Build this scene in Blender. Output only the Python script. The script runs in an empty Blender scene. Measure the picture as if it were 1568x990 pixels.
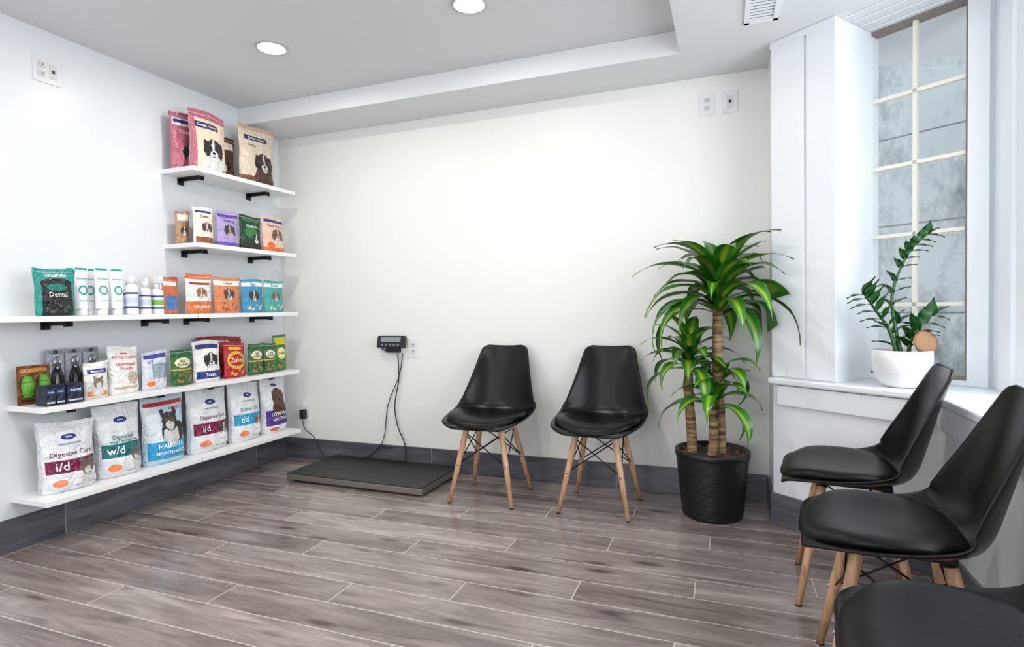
import bpy, math, random
from mathutils import Vector, Matrix
random.seed(7)
SC=bpy.context.scene
COL=SC.collection
pi=math.pi
# ------------------------------------------------------------------ helpers
def lin(c):
    return c/12.92 if c<=0.04045 else ((c+0.055)/1.055)**2.4
def hexc(h):
    h=h.lstrip('#'); return tuple(lin(int(h[i:i+2],16)/255) for i in (0,2,4))+(1,)
_mc={}
def mat(name,col,rough=.5,metal=0,emis=0,spec=.5,coat=0,bump=None):
    key=(name,)
    if key in _mc: return _mc[key]
    m=bpy.data.materials.new(name); m.use_nodes=True
    nt=m.node_tree; b=nt.nodes['Principled BSDF']
    c=hexc(col) if isinstance(col,str) else col
    b.inputs['Base Color'].default_value=c
    b.inputs['Roughness'].default_value=rough
    b.inputs['Metallic'].default_value=metal
    b.inputs['Specular IOR Level'].default_value=spec
    b.inputs['Coat Weight'].default_value=coat
    if emis:
        b.inputs['Emission Color'].default_value=c; b.inputs['Emission Strength'].default_value=emis
    if bump:
        sc,st=bump
        tc=nt.nodes.new('ShaderNodeTexCoord'); n=nt.nodes.new('ShaderNodeTexNoise'); n.inputs['Scale'].default_value=sc
        bp=nt.nodes.new('ShaderNodeBump'); bp.inputs['Strength'].default_value=st; bp.inputs['Distance'].default_value=.01
        nt.links.new(tc.outputs['Object'],n.inputs['Vector']); nt.links.new(n.outputs['Fac'],bp.inputs['Height']); nt.links.new(bp.outputs['Normal'],b.inputs['Normal'])
    _mc[key]=m; return m
class NB:
    def __init__(s,m): s.nt=m.node_tree
    def math(s,op,a,b=None,c=None):
        n=s.nt.nodes.new('ShaderNodeMath'); n.operation=op
        for i,x in enumerate((a,b,c)):
            if x is None: continue
            if isinstance(x,(int,float)): n.inputs[i].default_value=x
            else: s.nt.links.new(x,n.inputs[i])
        return n.outputs[0]
    def mix(s,f,a,b):
        n=s.nt.nodes.new('ShaderNodeMix'); n.data_type='RGBA'
        for i,x in ((0,f),(6,a),(7,b)):
            if isinstance(x,(int,float)): n.inputs[i].default_value=x
            elif isinstance(x,tuple): n.inputs[i].default_value=x
            else: s.nt.links.new(x,n.inputs[i])
        return n.outputs[2]
class MB:
    def __init__(s): s.v=[];s.f=[];s.m=[];s.uv=[];s.mats=[];s.sm=[]
    def mi(s,m):
        if m not in s.mats: s.mats.append(m)
        return s.mats.index(m)
    def add(s,vs,fs,m,uvs=None,smooth=False,M=None):
        o=len(s.v)
        s.v+=[tuple(M@Vector(p)) if M else tuple(p) for p in vs]
        k=s.mi(m)
        for f in fs:
            s.f.append(tuple(i+o for i in f)); s.m.append(k); s.sm.append(smooth)
            s.uv.append([uvs[i] if uvs else (0,0) for i in f])
    def box(s,x0,x1,y0,y1,z0,z1,m,M=None):
        v=[(x,y,z) for x in (x0,x1) for y in (y0,y1) for z in (z0,z1)]
        s.add(v,[(0,1,3,2),(4,6,7,5),(0,4,5,1),(2,3,7,6),(0,2,6,4),(1,5,7,3)],m,M=M)
    def prism(s,pts,z0,z1,m):
        n=len(pts)
        s.add([(x,y,z0) for x,y in pts]+[(x,y,z1) for x,y in pts],
              [tuple(range(n-1,-1,-1)),tuple(range(n,2*n))]+[(i,(i+1)%n,n+(i+1)%n,n+i) for i in range(n)],m)
    def tube(s,path,rad,m,n=10,caps=True,M=None):
        P=[Vector(p) for p in path]
        if isinstance(rad,(int,float)): rad=[rad]*len(P)
        vs=[];up=None
        for i,p in enumerate(P):
            t=(P[min(i+1,len(P)-1)]-P[max(i-1,0)]).normalized()
            if up is None: up=Vector((0,0,1)) if abs(t.z)<.9 else Vector((1,0,0))
            a=(up-t*up.dot(t)).normalized(); b=t.cross(a); up=a
            for k in range(n):
                an=2*pi*k/n; vs.append(p+(a*math.cos(an)+b*math.sin(an))*rad[i])
        fs=[(i*n+k,i*n+(k+1)%n,(i+1)*n+(k+1)%n,(i+1)*n+k) for i in range(len(P)-1) for k in range(n)]
        if caps: fs+= [tuple(range(n-1,-1,-1)),tuple(range((len(P)-1)*n,len(P)*n))]
        s.add(vs,fs,m,smooth=True,M=M)
    def lathe(s,prof,m,c=(0,0,0),n=40,M=None,smooth=True):
        vs=[(c[0]+r*math.cos(2*pi*k/n),c[1]+r*math.sin(2*pi*k/n),c[2]+z) for r,z in prof for k in range(n)]
        fs=[(i*n+k,i*n+(k+1)%n,(i+1)*n+(k+1)%n,(i+1)*n+k) for i in range(len(prof)-1) for k in range(n)]
        s.add(vs,fs,m,smooth=smooth,M=M)
    def build(s,name,parent=None,bevel=0,subsurf=0,loc=None,rotz=0):
        me=bpy.data.meshes.new(name); me.from_pydata(s.v,[],s.f)
        for m in s.mats: me.materials.append(m)
        ul=me.uv_layers.new(name='UVMap')
        for p in me.polygons:
            p.material_index=s.m[p.index]; p.use_smooth=s.sm[p.index]
            for j,li in enumerate(p.loop_indices): ul.data[li].uv=s.uv[p.index][j]
        me.update()
        o=bpy.data.objects.new(name,me); COL.objects.link(o)
        if parent: o.parent=parent
        if loc: o.location=loc
        o.rotation_euler[2]=rotz
        if bevel:
            b=o.modifiers.new('bevel','BEVEL'); b.width=bevel; b.segments=2; b.limit_method='ANGLE'
        if subsurf:
            b=o.modifiers.new('sub','SUBSURF'); b.levels=subsurf; b.render_levels=subsurf
        return o
def empty(name,loc=(0,0,0),rotz=0):
    e=bpy.data.objects.new(name,None); COL.objects.link(e); e.location=loc; e.rotation_euler[2]=rotz; e.empty_display_size=.1; return e
def smoothpath(pts,k=8):
    P=[Vector(p) for p in pts]; out=[]
    for i in range(len(P)-1):
        p0=P[max(i-1,0)];p1=P[i];p2=P[i+1];p3=P[min(i+2,len(P)-1)]
        for j in range(k):
            t=j/k
            out.append(.5*((2*p1)+(p2-p0)*t+(2*p0-5*p1+4*p2-p3)*t*t+(3*p1-p0-3*p2+p3)*t**3))
    out.append(P[-1]); return out
# ------------------------------------------------------------------ surfaces
def wall_mat(name,col,rough=.5,coat=0,spec=.5):
    m=mat(name,col,rough,coat=coat,spec=spec); nt=m.node_tree; b=nt.nodes['Principled BSDF']
    tc=nt.nodes.new('ShaderNodeTexCoord'); n=nt.nodes.new('ShaderNodeTexNoise'); n.inputs['Scale'].default_value=1.3; n.inputs['Detail'].default_value=2
    n2=nt.nodes.new('ShaderNodeTexNoise'); n2.inputs['Scale'].default_value=160
    bp=nt.nodes.new('ShaderNodeBump'); bp.inputs['Strength'].default_value=.06; bp.inputs['Distance'].default_value=.002
    bp2=nt.nodes.new('ShaderNodeBump'); bp2.inputs['Strength'].default_value=.25; bp2.inputs['Distance'].default_value=.01
    L=nt.links.new
    L(tc.outputs['Object'],n.inputs['Vector']);L(tc.outputs['Object'],n2.inputs['Vector'])
    L(n.outputs['Fac'],bp2.inputs['Height']);L(n2.outputs['Fac'],bp.inputs['Height']);L(bp2.outputs['Normal'],bp.inputs['Normal']);L(bp.outputs['Normal'],b.inputs['Normal'])
    return m
M_wallL=wall_mat('paint_white_satin','#e4e8ec',.33,spec=.4)
M_wallB=wall_mat('paint_white_warm','#e9e9e5',.45)
M_ceil=wall_mat('paint_ceiling','#dcdde0',.7)
M_soff=wall_mat('paint_soffit','#dfe1e3',.6)
M_trim=mat('paint_trim_white','#ebeef2',.35)
M_shelf=mat('shelf_laminate_white','#f2f2f2',.35)
def plank_mat(name,L_,W_,pal,grout,rough,axis='xy',xo=0,yo=0,gw=.0022):
    m=bpy.data.materials.new(name); m.use_nodes=True; nt=m.node_tree; b=nt.nodes['Principled BSDF']; N=NB(m); LK=nt.links.new
    tc=nt.nodes.new('ShaderNodeTexCoord'); sp=nt.nodes.new('ShaderNodeSeparateXYZ'); LK(tc.outputs['Object'],sp.inputs[0])
    if axis=='xy': X=sp.outputs[0]; Y=sp.outputs[1]
    elif axis=='xz': X=sp.outputs[0]; Y=sp.outputs[2]
    else: X=sp.outputs[1]; Y=sp.outputs[2]
    X=N.math('ADD',X,xo+60.0); Y=N.math('ADD',Y,yo+W_*100)
    yr=N.math('DIVIDE',Y,W_); row=N.math('FLOOR',yr); fy=N.math('FRACT',yr)
    off=N.math('MULTIPLY',row,-.345)
    xr=N.math('ADD',N.math('DIVIDE',X,L_),off); colm=N.math('FLOOR',xr); fx=N.math('FRACT',xr)
    cb=nt.nodes.new('ShaderNodeCombineXYZ'); LK(row,cb.inputs[0]); LK(colm,cb.inputs[1])
    wn=nt.nodes.new('ShaderNodeTexWhiteNoise'); LK(cb.outputs[0],wn.inputs['Vector'])
    g=nt.nodes.new('ShaderNodeCombineXYZ'); LK(N.math('ADD',N.math('MULTIPLY',X,1.5),N.math('MULTIPLY',wn.outputs['Value'],37.)),g.inputs[0])
    LK(N.math('MULTIPLY',Y,11.),g.inputs[1]); LK(N.math('MULTIPLY',wn.outputs['Value'],91.),g.inputs[2])
    n1=nt.nodes.new('ShaderNodeTexNoise'); n1.inputs['Scale'].default_value=1.3; n1.inputs['Detail'].default_value=9; n1.inputs['Roughness'].default_value=.63; n1.inputs['Distortion'].default_value=.8; LK(g.outputs[0],n1.inputs['Vector'])
    g2=nt.nodes.new('ShaderNodeCombineXYZ'); LK(N.math('ADD',N.math('MULTIPLY',X,3.),N.math('MULTIPLY',wn.outputs['Value'],13.)),g2.inputs[0]); LK(N.math('MULTIPLY',Y,80.),g2.inputs[1])
    n2=nt.nodes.new('ShaderNodeTexNoise'); n2.inputs['Scale'].default_value=2; n2.inputs['Detail'].default_value=6; n2.inputs['Distortion'].default_value=.5; LK(g2.outputs[0],n2.inputs['Vector'])
    g3=nt.nodes.new('ShaderNodeCombineXYZ'); LK(N.math('ADD',N.math('MULTIPLY',X,2.4),N.math('MULTIPLY',wn.outputs['Value'],29.)),g3.inputs[0]); LK(N.math('MULTIPLY',Y,8.),g3.inputs[1])
    vo=nt.nodes.new('ShaderNodeTexVoronoi'); vo.inputs['Scale'].default_value=1.1; LK(g3.outputs[0],vo.inputs['Vector'])
    kd=N.math('ADD',vo.outputs['Distance'],N.math('MULTIPLY',n1.outputs['Fac'],.12))
    kn=nt.nodes.new('ShaderNodeMapRange'); kn.inputs[1].default_value=.09; kn.inputs[2].default_value=.26; kn.inputs[3].default_value=1; kn.inputs[4].default_value=0; LK(kd,kn.inputs[0])
    t=N.math('ADD',N.math('MULTIPLY',n1.outputs['Fac'],1.1),N.math('MULTIPLY',n2.outputs['Fac'],.34))
    t=N.math('ADD',t,N.math('MULTIPLY',wn.outputs['Value'],.22))
    t=N.math('SUBTRACT',t,N.math('MULTIPLY',kn.outputs[0],.36))
    t=N.math('SUBTRACT',t,.355)
    cr=nt.nodes.new('ShaderNodeValToRGB'); LK(t,cr.inputs[0])
    e=cr.color_ramp.elements; e[0].position=.12; e[0].color=hexc(pal[0]); e[1].position=.82; e[1].color=hexc(pal[3])
    x=e.new(.36); x.color=hexc(pal[1]); x=e.new(.58); x.color=hexc(pal[2])
    gx=gw/L_; gy=gw/W_
    ex=N.math('LESS_THAN',N.math('MINIMUM',fx,N.math('SUBTRACT',1.,fx)),gx)
    ey=N.math('LESS_THAN',N.math('MINIMUM',fy,N.math('SUBTRACT',1.,fy)),gy)
    gm=N.math('MAXIMUM',ex,ey)
    LK(N.mix(gm,cr.outputs[0],hexc(grout)),b.inputs['Base Color'])
    LK(N.math('ADD',rough,N.math('MULTIPLY',n2.outputs['Fac'],.12)),b.inputs['Roughness'])
    bp=nt.nodes.new('ShaderNodeBump'); bp.inputs['Strength'].default_value=.25; bp.inputs['Distance'].default_value=.0015
    LK(N.math('SUBTRACT',N.math('MULTIPLY',t,.8),gm),bp.inputs['Height']); LK(bp.outputs['Normal'],b.inputs['Normal'])
    return m
PAL=['#504545','#7a6e6b','#998d89','#c0b4ad']
M_floor=plank_mat('wood_look_tile',1.2,.15,PAL,'#c8c1bb',.14,xo=-.69,yo=-.02)
PB=['#37373d','#505057','#66666d','#848389']
M_bbx=plank_mat('baseboard_tile_x',1.2,.4,PB,'#97969a',.25,axis='xz',yo=.1)
M_bby=plank_mat('baseboard_tile_y',1.2,.4,PB,'#97969a',.25,axis='yz',yo=.1)
XL=-3.0;D=3.29;HB=.147;ZS=2.278;ZC=2.392;YS=2.934;XS=-.208;Y0=-2.6
a=.6465; dr=Vector((math.cos(a),-math.sin(a),0)); nn=Vector((math.sin(a),math.cos(a),0)); P0=Vector((.21,2.998,0))
def obox(b,o,s0,s1,d0,d1,z0,z1,m):
    pts=[o+dr*s0+nn*d0,o+dr*s1+nn*d0,o+dr*s1+nn*d1,o+dr*s0+nn*d1]
    b.prism([(p.x,p.y) for p in pts],z0,z1,m)
def simple(name,fn,bevel=0):
    b=MB(); fn(b); return b.build(name,bevel=bevel)
simple('floor',lambda b:b.box(XL-.1,1.1,Y0,3.4,-.08,0,M_floor))
simple('wall_left',lambda b:b.box(XL-.1,XL,Y0,3.4,0,2.5,M_wallL))
simple('wall_back',lambda b:b.box(XL,.6,D,3.4,0,ZC,M_wallB))
simple('ceiling',lambda b:b.box(XL-.1,1.3,Y0,3.6,ZC,ZC+.1,M_ceil))
def _s(b):
    b.prism([(XL,YS),(XS,YS),(XS,Y0),(1.25,Y0),(1.25,3.5),(.7,3.5),(.45,D),(XL,D)],ZS,ZC,M_soff)
simple('ceiling_soffit',_s,bevel=.004)
E1=P0+dr*.683
def _k(b): b.prism([(.21,D),(P0.x,P0.y),(E1.x,E1.y),(E1.x,Y0),(1.1,Y0),(1.1,2.95),(.6,3.4),(.4,3.4)],0,.672,M_trim)
simple('wall_right',_k)
A=P0+dr*.30; B=A+nn*.30
def _c(b):
    b.prism([(.21,D),(P0.x,P0.y),(A.x,A.y),(B.x,B.y),(B.x+.04,B.y+.06),(.5,3.45),(.3,3.45)],.672,ZS,M_trim)
simple('wall_corner',_c,bevel=.002)
def _w(b):
    b.box(XL,-2.6,Y0,Y0+.1,0,ZC,M_wallB); b.box(.3,E1.x,Y0,Y0+.1,0,ZS,M_wallB); b.box(-2.6,XS,Y0,Y0+.1,2.2,ZC,M_wallB); b.box(XS,.3,Y0,Y0+.1,2.2,ZS,M_wallB)
simple('wall_front',_w)
def _u(b):
    b.box(E1.x,1.1,Y0,.5,.704,ZS,M_trim)
simple('wall_right_upper',_u)
def _t(b):
    obox(b,P0,.0,.158,-.010,-.001,.71,ZS-.002,M_trim); obox(b,P0,.172,.30,-.010,-.001,.71,ZS-.002,M_trim)
    obox(b,P0,-.002,.302,-.016,-.001,ZS-.03,ZS-.001,M_trim)
    for k in range(4): obox(b,P0+nn*(.04+.07*k),.31,.74,-.004,.004,ZS-.006,ZS-.001,M_trim)
simple('trim_1',_t,bevel=.0015)
def _t2(b):
    obox(b,P0,.03,.66,-.020,-.001,.575,.668,M_trim)
    b.box(E1.x-.020,E1.x-.001,.3,E1.y-.04,.575,.668,M_trim)
simple('trim_2',_t2,bevel=.004)
S0=P0-nn*.035-dr*.01
def _sill(b):
    q=[(S0.x,S0.y),(E1.x-.035,E1.y-.018),(E1.x-.035,.5),(1.05,.5),(1.05,2.80),(B.x+.06,B.y+.06),(B.x,B.y),(A.x,A.y),(P0.x,P0.y)]
    b.prism(q,.673,.703,M_trim)
simple('window_sill',_sill,bevel=.008)
simple('baseboard_back',lambda b:b.box(XL+.012,.198,D-.012,D,0,HB,M_bbx),bevel=.002)
simple('baseboard_left',lambda b:b.box(XL,XL+.012,Y0,D,0,HB,M_bby),bevel=.002)
def _br(b):
    b.box(.198,.2095,P0.y-.005,D-.012,0,HB,M_bby)
    obox(b,P0,-.008,.683,-.012,-.0005,0,HB,M_bbx)
    b.box(E1.x-.012,E1.x-.0005,Y0,E1.y-.01,0,HB,M_bby)
simple('baseboard_right',_br,bevel=.002)
# windows
M_mun=mat('muntin_cream','#e9e5d6',.4); M_brn=mat('window_frame_brown','#857a72',.5)
M_glass=bpy.data.materials.new('window_glass'); M_glass.use_nodes=True
nt=M_glass.node_tree; nt.nodes.remove(nt.nodes['Principled BSDF']); tr=nt.nodes.new('ShaderNodeBsdfTransparent'); gl=nt.nodes.new('ShaderNodeBsdfGlossy'); gl.inputs['Roughness'].default_value=.02
mx=nt.nodes.new('ShaderNodeMixShader'); mx.inputs[0].default_value=.04; nt.links.new(tr.outputs[0],mx.inputs[1]); nt.links.new(gl.outputs[0],mx.inputs[2]); nt.links.new(mx.outputs[0],nt.nodes['Material Output'].inputs[0])
W0=Vector((.235,3.358,0))
def _win(b):
    s0,s1,z0,z1=.473,.862,.732,2.274
    obox(b,W0,s0-.01,s0+.006,-.01,.05,z0,z1,M_brn); obox(b,W0,s1-.006,s1+.004,-.01,.05,z0,z1,M_brn)
    obox(b,W0,s0,s1,-.01,.05,z1-.010,z1+.003,M_brn); obox(b,W0,s0,s1,-.01,.05,z0-.006,z0+.006,M_brn)
    obox(b,W0,s0-.02,s1+.02,-.015,.06,.704,z0-.006,M_trim)
    mid=(s0+s1)/2
    obox(b,W0,mid-.008,mid+.008,.002,.024,z0,z1,M_mun)
    for k in range(1,5):
        z=z0+(z1-z0)*k/5; obox(b,W0,s0,s1,.002,.024,z-.008,z+.008,M_mun)
    obox(b,W0,s0,s1,.012,.015,z0,z1,M_glass)
    obox(b,W0,s1+.004,s1+.075,-.02,.08,.704,ZS-.001,M_trim)
simple('window_1',_win)
def _win2(b):
    x=.99
    b.box(x,x+.06,2.52,2.79,.704,ZS-.001,M_trim); b.box(x-.015,x,2.60,2.70,.704,ZS-.001,M_trim)
    b.box(x,x+.06,.5,.6,.704,ZS-.001,M_trim)
    b.box(x,x+.06,1.5,1.6,.704,ZS-.001,M_trim)
    b.box(x,x+.06,.6,2.52,.704,.76,M_trim); b.box(x,x+.06,.6,2.52,2.22,ZS-.001,M_trim)
    for y in (1.05,2.06): b.box(x+.02,x+.04,y-.008,y+.008,.76,2.22,M_mun)
    for k in range(1,5):
        z=.76+1.46*k/5; b.box(x+.02,x+.04,.6,2.52,z-.008,z+.008,M_mun)
    b.box(x+.028,x+.031,.6,2.52,.76,2.22,M_glass)
simple('window_2',_win2)
# exterior concrete wall
m=mat('exterior_concrete','#c3c6c9',.9); nt=m.node_tree; b_=nt.nodes['Principled BSDF']; N=NB(m)
tc=nt.nodes.new('ShaderNodeTexCoord'); mp=nt.nodes.new('ShaderNodeMapping'); mp.inputs['Scale'].default_value=(1,1,.55); nt.links.new(tc.outputs['Object'],mp.inputs[0])
n1=nt.nodes.new('ShaderNodeTexNoise'); n1.inputs['Scale'].default_value=4; n1.inputs['Detail'].default_value=12; n1.inputs['Roughness'].default_value=.78; nt.links.new(mp.outputs[0],n1.inputs['Vector'])
cr=nt.nodes.new('ShaderNodeValToRGB'); e=cr.color_ramp.elements; e[0].position=.33; e[0].color=hexc('#787f7f'); e[1].position=.54; e[1].color=hexc('#c4cacd'); nt.links.new(n1.outputs['Fac'],cr.inputs[0])
sp=nt.nodes.new('ShaderNodeSeparateXYZ'); nt.links.new(tc.outputs['Object'],sp.inputs[0])
fz=N.math('FRACT',N.math('DIVIDE',N.math('ADD',sp.outputs[2],.12),.55)); ln=N.math('LESS_THAN',fz,.018)
mr=nt.nodes.new('ShaderNodeMapRange'); mr.inputs[1].default_value=.95; mr.inputs[2].default_value=.3; mr.inputs[3].default_value=0; mr.inputs[4].default_value=.7; nt.links.new(N.math('ADD',sp.outputs[2],N.math('MULTIPLY',n1.outputs['Fac'],.4)),mr.inputs[0])
c1=N.mix(mr.outputs[0],cr.outputs[0],hexc('#7a8870'))
nt.links.new(N.mix(ln,c1,hexc('#7b8081')),b_.inputs['Base Color'])
def _ext(b):
    o=Vector((.3,3.4,0)); obox(b,o,-.8,2.2,1.1,1.2,0,2.95,m)
    obox(b,o,-.8,2.2,1.04,1.1,2.62,2.67,mat('ledge_dark','#4c5052',.8))
simple('wall_exterior',_ext)
simple('ground_exterior',lambda b:b.box(1.1,4.5,-3,6,-.1,-.001,mat('ext_ground','#a5a6a3',.9)))
# ------------------------------------------------------------------ ceiling fixtures
M_em=mat('lamp_emitter',(1,.97,.92,1),emis=12); M_ring=mat('lamp_trim','#b8b8ba',.3)
for i,(x,y) in enumerate([(-2.15,2.33),(-1.05,2.33),(-2.15,.9),(-1.05,.9),(-2.15,-.7),(-1.05,-.7)]):
    b=MB()
    b.lathe([(.062,-.003),(.066,-.009),(.078,-.008),(.083,0)],M_ring,n=36); b.lathe([(.0,-.0015),(.062,-.003)],M_em,n=36)
    o=b.build('recessed_downlight',loc=(x,y,ZC-.0005))
    ld=bpy.data.lights.new('downlight_lamp','AREA'); ld.shape='DISK'; ld.size=.12; ld.energy=7.5; ld.color=(1,.95,.86)
    lo=bpy.data.objects.new('lamp_1',ld); COL.objects.link(lo); lo.parent=o; lo.location=(0,0,-.008)
def _v(b):
    x0,x1,y0,y1=.08,.215,2.38,2.74; z=ZS
    b.box(x0,x1,y0,y0+.02,z-.008,z,M_trim);b.box(x0,x1,y1-.02,y1,z-.008,z,M_trim);b.box(x0,x0+.02,y0,y1,z-.008,z,M_trim);b.box(x1-.02,x1,y0,y1,z-.008,z,M_trim)
    b.box(x0+.02,x1-.02,y0+.02,y1-.02,z-.0015,z,mat('vent_dark','#8f9093',.8))
    for k in range(12):
        y=y0+.03+k*.0262; b.box(x0+.02,x1-.02,y,y+.012,z-.006,z-.002,M_trim)
simple('ceiling_vent',_v)
# ------------------------------------------------------------------ outlets
M_plate=mat('outlet_plate','#e2e3e4',.3); M_slot=mat('outlet_slot','#3c3c3e',.5); M_rec=mat('outlet_receptacle','#d2d3d5',.35)
def outlet(name,axis,c,w=.075,h=.118,gang=1,kind='duplex'):
    b=MB(); W=w*gang if gang==1 else .118
    b.box(-W/2,W/2,-.006,0,-h/2,h/2,M_plate)
    for g in range(gang):
        x=(g-(gang-1)/2)*.05
        if kind=='duplex' and not (gang==2 and g==1):
            for s in (-1,1):
                b.box(x-.016,x+.016,-.0085,-.005,s*.021-.014,s*.021+.014,M_rec)
                for q in (-.006,.006): b.box(x+q-.0014,x+q+.0014,-.009,-.008,s*.021-.004,s*.021+.006,M_slot)
                b.box(x-.002,x+.002,-.009,-.008,s*.021-.010,s*.021-.007,M_slot)
        else:
            b.box(x-.016,x+.016,-.0085,-.005,-.033,.033,M_rec); b.box(x-.007,x+.007,-.0092,-.008,-.007,.009,M_slot)
    o=b.build(name,bevel=.001); o.location=c
    if axis=='L': o.rotation_euler[2]=pi/2
    return o
outlet('power_outlet','B',(-.09,D,2.13)); outlet('data_jack_plate','B',(.025,D,2.13),kind='jack')
outlet('power_outlet','B',(-2.815,D,.33)); outlet('power_outlet','B',(-1.925,D,.80))
outlet('power_outlet','L',(XL,1.795,2.205),gang=2)
# ------------------------------------------------------------------ shelves
M_blk=mat('bracket_black_metal','#101010',.45,metal=.3)
def shelf(y0,y1,zt,brs):
    e=empty('display_shelf',(XL,0,zt)); b=MB(); b.box(0,.25,y0,y1,-.025,0,M_shelf); b.build('board',e,bevel=.002)
    for i,y in enumerate(brs):
        b=MB(); b.box(0,.005,y-.02,y+.02,-.065,-.026,M_blk); b.box(0,.165,y-.02,y+.02,-.031,-.0255,M_blk); b.box(.160,.165,y-.02,y+.02,-.05,-.031,M_blk)
        b.box(0,.165,y-.003,y+.003,-.045,-.03,M_blk)
        b.build('bracket_%d'%(i+1),e)
ZT=[.243,.652,1.048,1.445,1.868]
shelf(1.585,2.368,ZT[0],(1.75,2.2)); shelf(2.372,3.165,ZT[0],(2.52,3.0))
shelf(1.585,2.368,ZT[1],(1.75,2.2)); shelf(2.372,3.165,ZT[1],(2.52,3.0))
shelf(1.50,2.368,ZT[2],(1.75,2.24)); shelf(2.372,3.165,ZT[2],(2.50,3.0))
shelf(2.375,3.165,ZT[3],(2.50,3.0)); shelf(2.365,3.165,ZT[4],(2.49,3.0))
# ------------------------------------------------------------------ products
_pm=[0]
def art_mat(base,shapes,rough=.25):
    _pm[0]+=1
    m=bpy.data.materials.new('printed_pack_%d'%_pm[0]); m.use_nodes=True; nt=m.node_tree; b=nt.nodes['Principled BSDF']; N=NB(m)
    b.inputs['Roughness'].default_value=rough
    tc=nt.nodes.new('ShaderNodeTexCoord'); sp=nt.nodes.new('ShaderNodeSeparateXYZ'); nt.links.new(tc.outputs['UV'],sp.inputs[0]); U,V=sp.outputs[0],sp.outputs[1]
    nz=nt.nodes.new('ShaderNodeTexNoise'); nz.inputs['Scale'].default_value=17; nz.inputs['Detail'].default_value=5; nz.inputs['Roughness'].default_value=.7; nt.links.new(tc.outputs['UV'],nz.inputs['Vector'])
    s2=nt.nodes.new('ShaderNodeSeparateXYZ'); nt.links.new(nz.outputs['Color'],s2.inputs[0])
    UD=N.math('ADD',U,N.math('MULTIPLY',N.math('SUBTRACT',s2.outputs[0],.5),.14)); VD=N.math('ADD',V,N.math('MULTIPLY',N.math('SUBTRACT',s2.outputs[1],.5),.12))
    c=hexc(base)
    for s in shapes:
        fur=s[0]=='f'
        if s[0]=='r':
            _,u0,u1,v0,v1,col=s
            k=N.math('MULTIPLY',N.math('LESS_THAN',N.math('ABSOLUTE',N.math('SUBTRACT',U,(u0+u1)/2)),(u1-u0)/2),N.math('LESS_THAN',N.math('ABSOLUTE',N.math('SUBTRACT',V,(v0+v1)/2)),(v1-v0)/2))
        elif s[0] in 'ef':
            _,cx,cy,rx,ry,col=s
            a_,b2=(UD,VD) if fur else (U,V)
            p=N.math('DIVIDE',N.math('SUBTRACT',a_,cx),rx); q=N.math('DIVIDE',N.math('SUBTRACT',b2,cy),ry)
            k=N.math('LESS_THAN',N.math('ADD',N.math('MULTIPLY',p,p),N.math('MULTIPLY',q,q)),1.)
        elif s[0]=='d':
            _,c0,kk,col=s
            k=N.math('LESS_THAN',V,N.math('ADD',N.math('MULTIPLY',U,kk),c0))
        elif s[0]=='n':
            _,u0,u1,v0,v1,col,scl=s
            vo=nt.nodes.new('ShaderNodeTexVoronoi'); vo.inputs['Scale'].default_value=scl; nt.links.new(tc.outputs['UV'],vo.inputs['Vector'])
            k=N.math('MULTIPLY',N.math('LESS_THAN',N.math('ABSOLUTE',N.math('SUBTRACT',U,(u0+u1)/2)),(u1-u0)/2),N.math('LESS_THAN',N.math('ABSOLUTE',N.math('SUBTRACT',V,(v0+v1)/2)),(v1-v0)/2))
            k=N.math('MULTIPLY',k,N.math('LESS_THAN',vo.outputs['Distance'],.38))
        cc=hexc(col)
        if fur:
            dk=tuple(x*.45 for x in cc[:3])+(1,); lt=tuple(min(1,x*1.25+.02) for x in cc[:3])+(1,); cc=N.mix(s2.outputs[2],dk,lt)
        c=N.mix(k,c,cc)
    if not isinstance(c,tuple): nt.links.new(c,b.inputs['Base Color'])
    else: b.inputs['Base Color'].default_value=c
    n=nt.nodes.new('ShaderNodeTexNoise'); n.inputs['Scale'].default_value=15; n.inputs['Detail'].default_value=2.5; n.inputs['Distortion'].default_value=1.8
    nt.links.new(tc.outputs['Object'],n.inputs['Vector']); bp=nt.nodes.new('ShaderNodeBump'); bp.inputs['Strength'].default_value=.85; bp.inputs['Distance'].default_value=.022
    nt.links.new(n.outputs['Fac'],bp.inputs['Height']); nt.links.new(bp.outputs['Normal'],b.inputs['Normal'])
    return m
def pet(cx,cy,s,asp,head='#2b2320',blaze='#f3efe8',ear=None,chest=None):
    ear=ear or head; r=s*asp; L=[]
    if chest: L.append(('f',cx,cy-r*1.25,s*1.1,r*1.0,chest))
    L+=[('f',cx-s*.74,cy-r*.02,s*.34,r*.72,ear),('f',cx+s*.74,cy-r*.02,s*.34,r*.72,ear),('f',cx,cy+r*.1,s*.76,r*.85,head),('f',cx,cy+r*.35,s*.14,r*.55,blaze),('f',cx,cy-r*.48,s*.40,r*.42,blaze),
        ('e',cx,cy-r*.30,s*.16,r*.12,'#151212'),('e',cx-s*.34,cy+r*.12,s*.09,r*.09,'#0c0a09'),('e',cx+s*.34,cy+r*.12,s*.09,r*.09,'#0c0a09'),('e',cx,cy-r*.62,s*.18,r*.05,'#4a2a28')]
    return L
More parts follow.
